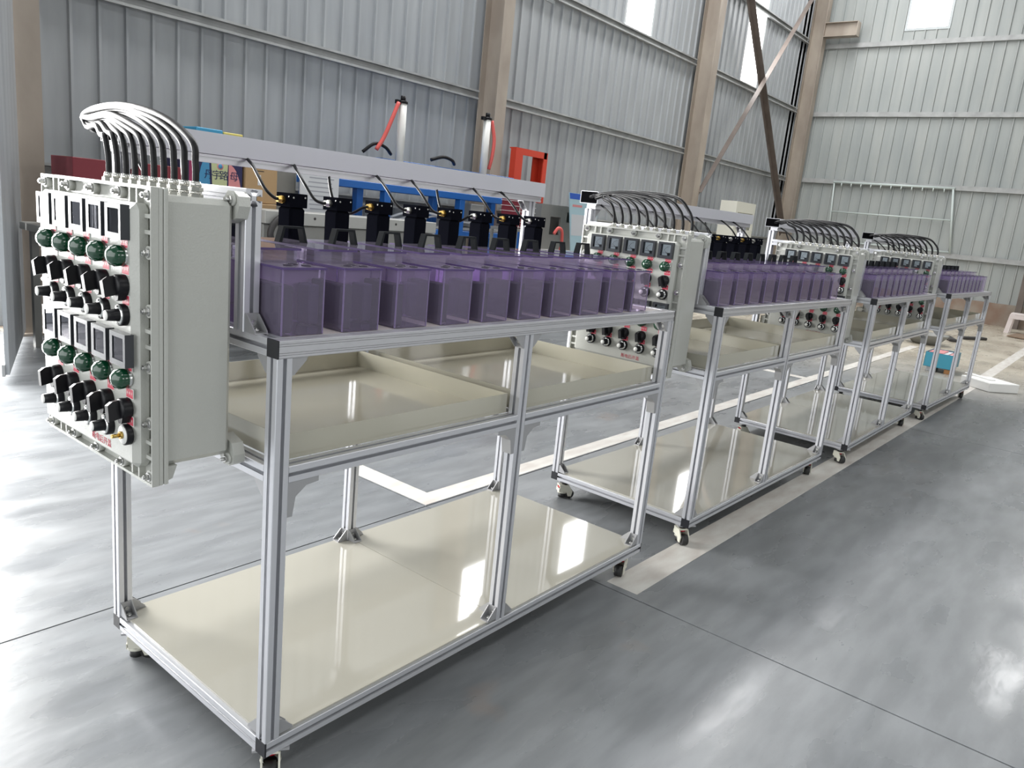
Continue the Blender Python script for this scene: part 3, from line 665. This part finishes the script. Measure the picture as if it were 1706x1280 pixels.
import bpy as _b
def copy_tree(o, parent=None):
    c = o.copy(); COL.objects.link(c)
    if parent is not None: c.parent = parent
    for ch in list(o.children): copy_tree(ch, c)
    return c
def place(c, o):
    X, Y, a = CARTS[c]; T = Matrix.Translation((X, Y, 0)) @ Matrix.Rotation(a, 4, 'Z')
    o.matrix_basis = T @ o.matrix_basis
hidden = set()
for o, lf in protos:
    for c in (1, 2, 3):
        q = copy_tree(o); q['label'] = lf(c); place(c, q)
    o['label'] = lf(0)
# the boxes on the other benches keep all their knobs
label_no_knob = False
pn2 = build_panel('x')
pl = lambda c: 'grey explosion-proof control box with meters, green lamps and black knobs, end of the %s bench' % BENCH[c]
pn['label'] = 'grey control box with one bare brass spindle, hung on the end of the nearest bench'
for c in (2, 3):
    q = copy_tree(pn2); q['label'] = pl(c); place(c, q)
pn2['label'] = pl(1); place(1, pn2)
for c in range(4):
    for k in range(10):
        yg = .152+.0443*k
        o = single('power_cable', cable(yg, 0 if c == 0 else 1), MT['cable'], (-.105, yg, 1.345), '%s black cable arching from the control box top, %s bench' % (ORD[k].capitalize(), BENCH[c]), 'cable', 'black cables arching over the control boxes')
        place(c, o)

# ------------------------------------------------------------------ things by the left wall
def tube_box(b, x0, x1, y0, y1, z0, z1): b.cbox(x0, x1, y0, y1, z0, z1, .004)
# steel bench with cartons
t = thing('storage_bench', (2.4, 5.1, FZ), 'grey steel storage bench carrying printed cartons by the wall', 'bench')
b = MB(); b.cbox(1.35, 3.28, 4.8, 5.5, .84, .90, .005); part('bench_top', b, MT['mgrey2'], t)
for x in (1.40, 3.18):
    for y in (4.85, 5.40): b = MB(); b.box(x, x+.05, y, y+.05, FZ, .84); part('leg', b, MT['mgrey'], t)
def carton(x0, x1, y0, y1, z0, z1, m, label, name='carton'):
    t = thing(name, ((x0+x1)/2, (y0+y1)/2, z0), label, 'box'); b = MB(); b.cbox(x0, x1, y0, y1, z0, z1, .004); part('box_body', b, m, t)
    b = MB(); b.box(x0+.01, x1-.01, (y0+y1)/2-.03, (y0+y1)/2+.03, z1, z1+.001); part('tape', b, MT['yellow'], t); return t
carton(1.50, 2.35, 4.85, 5.35, .90, 1.16, MT['carton'], 'plain brown carton flat on the storage bench under the maroon cartons')
t = carton(1.52, 1.93, 4.9, 5.3, 1.165, 1.43, MT['maroon'], 'maroon carton with pale figures beside the bright bench post', 'maroon_carton')
b = MB(); b.box(1.53, 1.92, 4.897, 4.9, 1.17, 1.27); part('label_print', b, MT['paper'], t)
for x in (1.60, 1.68, 1.78, 1.86): b = MB(); b.box(x, x+.004, 4.8955, 4.897, 1.175, 1.265); part('print_line', b, MT['ink'], t)
t = carton(1.96, 2.40, 4.9, 5.3, 1.165, 1.44, MT['maroon'], 'maroon carton with round pink print behind the cable arches', 'maroon_carton')
for x in (2.02, 2.12, 2.23, 2.33): b = MB(); b.lathe((x, 4.899, 1.30), (0, -1, 0), [(0, .026), (.002, .026), (.002, .018), (0, .018)], 14); part('print_ring', b, MT['peach'], t)
carton(2.42, 3.24, 4.85, 5.35, .90, 1.20, MT['carton'], 'plain brown carton on the bench below the coloured print carton')
# coloured carton with lettering
t = carton(2.42, 2.92, 4.9, 5.3, 1.205, 1.735, MT['navy'], 'printed carton in magenta, blue, lime and pink with dark characters', 'printed_carton')
yf = 4.899
def flat(poly, m, d, nm): b = MB(); b.prism(poly, 1, yf-d, yf); part(nm, b, m, t)
flat([(2.425, 1.21), (2.50, 1.21), (2.49, 1.62), (2.425, 1.63)], MT['magenta'], .0008, 'print_patch')
flat([(2.50, 1.21)]+[(2.60-.10*math.cos(a_), 1.21+.36*math.sin(a_)) for a_ in [x_*PI/2/6 for x_ in range(7)]]+[(2.62, 1.21)], MT['cyan'], .0012, 'print_patch')
flat([(2.64, 1.21), (2.62, 1.55), (2.66, 1.57), (2.78, 1.57), (2.765, 1.21)], MT['lime'], .0012, 'print_patch')
flat([(2.785, 1.21)]+[(2.785+.125*math.sin(a_), 1.21+.30*math.cos(a_)) for a_ in [x_*PI/2/8 for x_ in range(9)]], MT['peach'], .0012, 'print_patch')
b = MB(); b.lathe((2.705, yf-.0012, 1.485), (0, -1, 0), [(0, .030), (.001, .030), (.001, 0)], 16); part('print_badge', b, MT['peach'], t)
b = MB(); b.lathe((2.705, yf-.0022, 1.485), (0, -1, 0), [(0, .020), (.0005, .020), (.0005, 0)], 16); part('print_badge', b, MT['cyan'], t)
for tx, x, sz in (('丹', 2.60, .085), ('宇', 2.672, .085), ('路', 2.74, .085), ('母', 2.835, .085)):
    me = text_mesh(tx, sz, MT['inkblue'], .0006); inst('lettering', me, t, (x, yf-.003, 1.405), (PI/2, 0, 0))
t = carton(2.94, 3.26, 4.88, 5.3, 1.205, 1.748, MT['carton'], 'tall tan carton right of the printed carton')
b = MB(); b.box(3.06, 3.09, 4.8785, 4.88, 1.36, 1.45); part('paper_label', b, MT['paper'], t); b = MB(); b.box(3.04, 3.12, 4.8785, 4.88, 1.48, 1.487); part('print_line', b, MT['ink'], t)
b = MB(); b.cbox(2.50, 2.74, 4.92, 5.25, 1.738, 1.785, .006); single('blue_card_box', b, MT['skyblue'], (2.62, 5.1, 1.738), 'small sky blue box lying on the printed carton', 'box')
b = MB(); b.cbox(2.75, 2.93, 4.92, 5.25, 1.738, 1.775, .006); single('yellow_card_box', b, MT['yellow'], (2.83, 5.1, 1.738), 'small yellow box beside the sky blue box on the carton', 'box')
# grey cabinet and notice
t = thing('electrical_cabinet', (3.5, 5.5, FZ), 'plain grey steel electrical cabinet behind the nearest bench', 'cabinet')
b = MB(); b.cbox(3.34, 3.62, 5.1, 5.6, FZ, 1.62, .006); part('cabinet_body', b, MT['mgrey'], t); b = MB(); b.box(3.36, 3.60, 5.092, 5.1, 0, 1.58); part('door', b, MT['mgrey'], t); b = MB(); b.box(3.57, 3.58, 5.08, 5.092, .9, 1.02); part('handle', b, MT['steel'], t)
t = thing('notice_sheet', (3.8, 4.98, 1.15), 'white printed notice board on a thin stand before the grey cabinet', 'notice')
b = MB(); b.box(3.575, 4.03, 4.97, 4.985, 1.12, 1.56); part('sheet', b, MT['paper'], t)
b = MB(); b.box(3.62, 3.98, 4.985, 5.0, .95, 1.5); b.box(3.64, 3.67, 4.985, 5.015, FZ, 1.2); b.box(3.93, 3.96, 4.985, 5.015, FZ, 1.2); part('stand', b, MT['mgrey'], t)
for r_ in range(9):
    b = MB(); z = 1.52-.042*r_; x = 3.66+random.random()*.04; b.box(x, 3.66+.30+random.uniform(-.06, .03), 4.9692, 4.97, z, z+.012); part('print_line', b, MT['print_'], t)
# long grey machine bed
t = thing('machine_bed', (4.3, 4.6, FZ), 'long grey machine bed with bolt holes behind the black motors', 'machine')
b = MB(); b.cbox(2.80, 4.85, 4.38, 4.74, .62, 1.05, .01); part('bed', b, MT['mgrey'], t)
for k in range(3): b = MB(); b.cbox(2.80+.68*k, 3.46+.68*k, 4.35, 4.74, 1.055, 1.165, .004); part('top_plate', b, MT['mgrey2'], t)
for k in range(6): b = MB(); b.cyl((2.98+.32*k, 4.35, 1.12), (2.98+.32*k, 4.347, 1.12), .012, 10); part('bolt_hole', b, MT['dark'], t)
for x in (2.9, 4.4): b = MB(); b.cbox(x, x+.3, 4.42, 4.70, FZ, .62, .01); part('foot', b, MT['mgrey'], t)
b = MB(); b.tube(catmull([(3.05, 4.32, 1.14), (2.90, 4.31, 1.1), (2.82, 4.30, .98), (2.88, 4.31, .86)], 6), .028, 8); part('hose', b, MT['dark'], t)
# blue frame machine with white cylinders
t = thing('blue_frame_machine', (5.6, 5.4, FZ), 'blue steel frame machine standing by the wall', 'machine')
for x in (4.08, 4.80, 6.0, 7.12):
    for y in (5.15, 5.62): b = MB(); tube_box(b, x, x+.09, y, y+.09, FZ, 1.435); part('post', b, MT['blue'], t)
for y in (5.15, 5.62): b = MB(); tube_box(b, 4.05, 7.30, y-.005, y+.095, 1.435, 1.51); part('beam', b, MT['blue'], t); b = MB(); tube_box(b, 4.17, 7.12, y+.01, y+.08, .99, 1.06); part('beam', b, MT['blue'], t)
for x in (4.9, 5.9, 6.8): b = MB(); tube_box(b, x, x+.07, 5.35, 5.42, 1.51, 1.725); part('riser', b, MT['blue'], t)
b = MB(); tube_box(b, 4.80, 7.10, 5.25, 5.6, 1.725, 1.785); part('gantry_beam', b, MT['blue'], t)
for x, zt in ((5.02, 2.46), (6.42, 2.50)):
    c = MB(); c.cyl((x, 5.2, 1.72), (x, 5.2, zt-.08), .046, 16); cy = part('cylinder', c, MT['white'], t)
    c = MB(); c.cyl((x, 5.2, zt-.08), (x, 5.2, zt-.05), .055, 12); c.cyl((x, 5.2, zt-.05), (x, 5.2, zt), .028, 8); c.box(x-.10, x, 5.18, 5.22, zt-.09, zt-.05); part('end_fitting', c, MT['black'], cy)
b = MB(); b.tube(catmull([(4.94, 5.18, 2.38), (4.86, 5.18, 2.2), (4.78, 5.2, 2.0), (4.70, 5.22, 1.86)], 6), .022, 8); part('red_hose', b, MT['redhose'], t)
b = MB(); b.tube(catmull([(6.48, 5.18, 2.42), (6.53, 5.16, 2.2), (6.53, 5.17, 2.0), (6.52, 5.2, 1.84)], 6), .022, 8); part('red_hose', b, MT['redhose'], t)
b = MB(); b.tube(catmull([(4.58, 5.3, 1.82), (4.70, 5.25, 1.92), (4.85, 5.25, 1.90), (4.98, 5.3, 1.84)], 6), .018, 8); part('black_hose', b, MT['black'], t)
b = MB(); b.tube(catmull([(5.6, 5.3, 1.85), (5.75, 5.25, 1.90), (5.9, 5.25, 1.88), (6.0, 5.3, 1.84)], 6), .02, 8); part('black_hose', b, MT['black'], t)
b = MB(); b.cbox(4.95, 7.05, 5.20, 5.60, 1.065, 1.10, .004); part('table_plate', b, MT['mgrey2'], t)
for k, P in enumerate(([(4.95, 5.22, 1.16), (5.15, 5.18, 1.22), (5.4, 5.2, 1.17), (5.7, 5.25, 1.21), (6.1, 5.2, 1.16)], [(5.1, 5.25, 1.14), (5.5, 5.2, 1.24), (5.9, 5.22, 1.18), (6.4, 5.26, 1.16)], [(5.3, 5.3, 1.13), (5.45, 5.24, 1.28), (5.8, 5.26, 1.22), (6.2, 5.3, 1.13)])):
    b = MB(); b.tube(catmull(P, 6), .014, 6); part('hose', b, MT['paper' if k < 2 else 'black'], t)
b = MB(); b.cbox(6.35, 6.6, 5.28, 5.55, 1.105, 1.40, .01); part('drive_unit', b, MT['mgrey2'], t)
# orange press
t = thing('orange_press_frame', (8.0, 5.8, FZ), 'orange-red steel portal frame beyond the blue machine', 'press')
yp_ = 5.72
b = MB(); b.box(7.66, 7.82, yp_, yp_+.02, FZ, 2.24); b.box(7.66, 7.68, yp_+.02, yp_+.10, FZ, 2.24); part('post', b, MT['orange'], t)
b = MB(); b.box(8.38, 8.40, yp_, yp_+.16, FZ, 2.24); b.box(8.24, 8.38, yp_+.14, yp_+.16, FZ, 2.24); b.box(8.31, 8.38, yp_, yp_+.02, FZ, 2.24); part('post', b, MT['orange'], t)
b = MB(); b.box(7.82, 8.38, yp_, yp_+.02, 2.15, 2.24); b.box(7.68, 8.38, yp_+.02, yp_+.14, 2.225, 2.24); part('head_beam', b, MT['orange'], t)
b = MB(); b.box(7.68, 8.38, yp_+.03, yp_+.13, 1.0, 1.18); part('press_bed', b, MT['orange'], t)
t = thing('tool_trolley', (6.35, 4.55, FZ), 'grey steel trolley under the dark red wire basket', 'trolley')
b = MB(); b.box(6.15, 6.62, 4.36, 4.76, 1.13, 1.165); part('top', b, MT['mgrey'], t); b = MB(); b.box(6.18, 6.59, 4.39, 4.73, .3, .33); part('shelf', b, MT['mgrey'], t)
for x in (6.15, 6.59):
    for y in (4.36, 4.73): b = MB(); b.box(x, x+.03, y, y+.03, FZ, 1.13); part('leg', b, MT['mgrey'], t)
t = thing('wire_basket', (6.35, 4.45, 1.165), 'white wire basket lined dark red standing on the trolley', 'basket')
b = MB(); b.box(6.25, 6.52, 4.42, 4.70, 1.17, 1.55); part('liner', b, MT['maroon'], t)
for k in range(7): b = MB(); z = 1.18+.06*k; b.box(6.23, 6.54, 4.400, 4.406, z, z+.005); b.box(6.23, 6.236, 4.406, 4.7, z, z+.005); part('wire', b, MT['white'], t)
for k in range(5): b = MB(); x = 6.24+.07*k; b.box(x, x+.005, 4.406, 4.411, 1.17, 1.56); part('wire', b, MT['white'], t)
ORG[t.name]
# grey lathe with recesses
t = thing('grey_lathe', (7.9, 5.0, FZ), 'grey machine with dark recesses between the press and the poster', 'machine')
def recess_front(x0, x1, z0, z1, holes, y):
    xs = sorted({x0, x1, *[h[0] for h in holes], *[h[1] for h in holes]}); zs = sorted({z0, z1, *[h[2] for h in holes], *[h[3] for h in holes]}); b = MB()
    for i in range(len(xs)-1):
        for j in range(len(zs)-1):
            cx, cz = (xs[i]+xs[i+1])/2, (zs[j]+zs[j+1])/2
            if not any(h[0] < cx < h[1] and h[2] < cz < h[3] for h in holes): b.box(xs[i], xs[i+1], y, y+.03, zs[j], zs[j+1])
    return b
part('front_panel', recess_front(7.40, 8.75, .9, 1.50, [(7.62, 7.86, 1.10, 1.34), (8.0, 8.25, 1.28, 1.42)], 4.97), MT['mgrey'], t)
b = MB(); b.box(7.40, 8.75, 5.12, 5.5, FZ, 1.50); b.box(7.40, 8.75, 5.0, 5.12, 1.47, 1.50); b.box(7.40, 7.43, 5.0, 5.12, .9, 1.47); b.box(8.72, 8.75, 5.0, 5.12, .9, 1.47); part('housing', b, MT['mgrey'], t)
b = MB(); b.cbox(7.36, 9.9, 4.75, 5.5, .55, .90, .02); part('bed', b, MT['mgrey2'], t); b = MB(); b.cbox(7.45, 9.7, 4.85, 5.4, FZ, .55, .02); part('plinth', b, MT['mgrey'], t)
b = MB(); b.tube(catmull([(7.42, 4.74, 1.12), (7.48, 4.72, 1.20), (7.57, 4.72, 1.16), (7.62, 4.74, 1.0), (7.63, 4.76, .9)], 6), .022, 8); part('red_hose', b, MT['redhose'], t)
t = thing('poster_board', (8.1, 4.7, 1.05), 'pale poster board with a blue header leaning on the grey machine', 'poster')
pb = MB(); pb.prism([(7.62, 1.68), (8.35, 1.68), (8.35, .91), (7.80, .91)], 1, 4.70, 4.715); part('sheet', pb, MT['boardaqua'], t)
pb = MB(); pb.prism([(7.625, 1.675), (8.345, 1.675), (8.345, 1.60), (7.645, 1.60)], 1, 4.698, 4.70); part('header_print', pb, MT['boardblue'], t)
pb = MB(); pb.box(7.72, 7.95, 4.6985, 4.70, 1.50, 1.53); part('print_line', pb, MT['peach'], t)
pb = MB(); pb.prism([(7.76, 1.12), (8.34, 1.12), (8.34, 1.40), (7.72, 1.40)], 1, 4.6985, 4.70); part('picture_print', pb, MT['paper'], t)
# white cabinet
t = thing('white_cabinet', (14.5, 5.3, FZ), 'tall cream cabinet with an open shelf niche near the cross brace', 'cabinet')
part('front', recess_front(14.17, 15.15, FZ, 2.01, [(14.27, 15.05, 1.46, 1.80)], 5.2), MT['officew'], t)
b = MB(); b.box(14.17, 15.15, 5.5, 5.55, FZ, 2.01); b.box(14.17, 14.20, 5.23, 5.5, FZ, 2.01); b.box(15.12, 15.15, 5.23, 5.5, FZ, 2.01); b.box(14.2, 15.12, 5.23, 5.5, 1.98, 2.01); part('carcass', b, MT['officew'], t)
b = MB(); b.box(14.2, 15.12, 5.23, 5.5, 1.44, 1.46); b.box(14.2, 15.12, 5.23, 5.5, 1.80, 1.82); part('shelf', b, MT['officew'], t)
# pipe frame on the far wall
t = thing('pipe_frame', (19.7, 3.8, 1.4), 'white pipe frame with small hooks hanging on the far wall', 'frame')
for p0, p1, r_ in (((19.775, 5.16, 2.90), (19.775, 2.38, 2.90), .028), ((19.775, 5.14, 2.90), (19.775, 5.04, 1.42), .018), ((19.775, 2.42, 2.90), (19.775, 2.20, 1.42), .024), ((19.775, 5.09, 2.17), (19.775, 2.34, 2.17), .018), ((19.775, 5.04, 1.44), (19.775, 2.20, 1.44), .018)):
    b = MB(); b.cyl(p0, p1, r_, 10); part('pipe', b, MT['pipe'], t)
for k in range(11): b = MB(); y = 4.95-.235*k; b.cyl((19.76, y, 2.88), (19.76, y, 2.80), .014, 8); part('hook', b, MT['pipe'], t)
# ------------------------------------------------------------------ things on the floor beyond the row
def rot_box(cx, cy, ang, lx, ly, z0, z1, c=.006):
    b = MB(); b.cbox(-lx/2, lx/2, -ly/2, ly/2, z0, z1, c); return b.xf(Matrix.Translation((cx, cy, 0)) @ Matrix.Rotation(math.radians(ang), 4, 'Z'))
t = thing('foam_block', (9.42, -.33, FZ), 'white foam packing block on the floor stripe past the farthest bench', 'foam')
part('slab', rot_box(9.42, -.30, 50, .44, .40, FZ+.002, .0), MT['foam'], t); part('raised_edge', rot_box(9.52, -.18, 50, .40, .08, .0, .012), MT['foam'], t)
t = thing('teal_bin', (10.24, .35, FZ), 'teal plastic bin holding pink papers, seen through the farthest bench', 'bin')
b = MB(); x0, x1, y0, y1, z0, z1, w_ = 9.97, 10.50, .20, .52, -.045, .14, .006
b.box(x0, x1, y0, y1, z0, z0+w_); b.box(x0, x1, y0, y0+w_, z0+w_, z1); b.box(x0, x1, y1-w_, y1, z0+w_, z1); b.box(x1-w_, x1, y0+w_, y1-w_, z0+w_, z1); part('bin_body', b, MT['teal'], t)
b = MB(); b.box(x0, x0+w_, y0+w_, y1-w_, z0+w_, z1); part('side_wall', b, MT['teal_lit'], t)  # this wall gets a lighter copy of the bin colour, painted as its lit side
for k in range(3): b = MB(); b.box(x0+.03, x1-.04*k-.03, y0+.03+.05*k, y1-.03, z1-.03+.012*k, z1-.02+.012*k); single('paper_bundle', b, [MT['pink'], MT['paper'], MT['peach']][k], (10.2, .35, z1-.03+.012*k), ['pink paper bundle lowest in the teal bin', 'white paper bundle in the middle of the teal bin', 'peach paper bundle topmost in the teal bin'][k], 'paper')
for k, (x, y, m_) in enumerate(((10.03, .24, 'wood'), (10.25, .24, 'dark'), (10.42, .25, 'wood'), (10.05, .45, 'paper'), (10.4, .45, 'dark'))):
    b = MB(); b.cbox(x-.05, x+.05, y-.035, y+.035, FZ, -.045, .004)
    single('support_block', b, MT[m_], (x, y, FZ), ['pale wooden block under the front corner of the teal bin', 'dark block under the middle of the teal bin', 'pale wooden block under the right corner of the teal bin', 'white block under the rear left of the teal bin', 'dark block under the rear right of the teal bin'][k], 'block')
t = thing('grey_basin', (13.3, 1.15, FZ), 'grey tapered basin standing on the floor behind the farthest bench', 'basin')
b = MB(); b.lathe((13.3, 1.15, FZ), (0, 0, 1), [(0, .18), (.01, .20), (.16, .34), (.17, .34), (.165, .325), (.02, .185), (.015, 0)], 20); part('bowl', b, MT['mgrey'], t)
for k, (x, y, r_) in enumerate(((14.6, 1.0, 20), (15.4, .75, -30))):
    b = MB(); b.cbox(-.3, .3, -.06, .06, 0, .05, .01); b.xf(Matrix.Translation((x, y, FZ)) @ Matrix.Rotation(math.radians(r_), 4, 'Z')); single('steel_offcut', b, MT['dark'], (x, y, FZ), ['dark steel offcut lying near the grey basin', 'dark steel offcut lying farther from the grey basin'][k], 'offcut')
# plastic stool
t = thing('plastic_stool', (18.4, .42, FZ), 'white plastic stool near the far wall at the picture edge', 'stool')
def stool(t):
    x0, x1, y0, y1, h = 18.2, 18.6, .12, .60, .32
    b = MB(); b.cbox(x0+.04, x1-.04, y0+.05, y1-.05, h-.04, h, .01); part('seat', b, MT['stool'], t)
    for sx in (0, 1):
        for sy in (0, 1):
            X = (x0, x1-.07)[sx]; Y = (y0, y1-.09)[sy]; dx = (.04, -.04)[sx]; dy = (.04, -.04)[sy]; b = MB()
            vs = []
            for z, k in ((FZ+.0, 0), (h-.03, 1)):
                vs += [(X+dx*k, Y+dy*k, z), (X+.07+dx*k, Y+dy*k, z), (X+.07+dx*k, Y+.09+dy*k, z), (X+dx*k, Y+.09+dy*k, z)]
            b.add(vs, [(0, 3, 2, 1), (4, 5, 6, 7), (0, 1, 5, 4), (1, 2, 6, 5), (2, 3, 7, 6), (3, 0, 4, 7)]); part('leg', b, MT['stool'], t)
    b = MB(); b.box(x0+.02, x0+.035, y0+.05, y1-.05, .20, .285); b.box(x1-.035, x1-.02, y0+.05, y1-.05, .20, .285); part('apron', b, MT['stool'], t)
stool(t)
b = MB(); b.prism([(17.2, .42), (16.9, -.5), (17.9, -.7), (18.1, .35)], 2, FZ+.01, FZ+.03); single('cardboard_sheet', b, MT['mat_'], (17.5, -.1, FZ), 'brown board lying flat on the floor before the plastic stool', 'board')
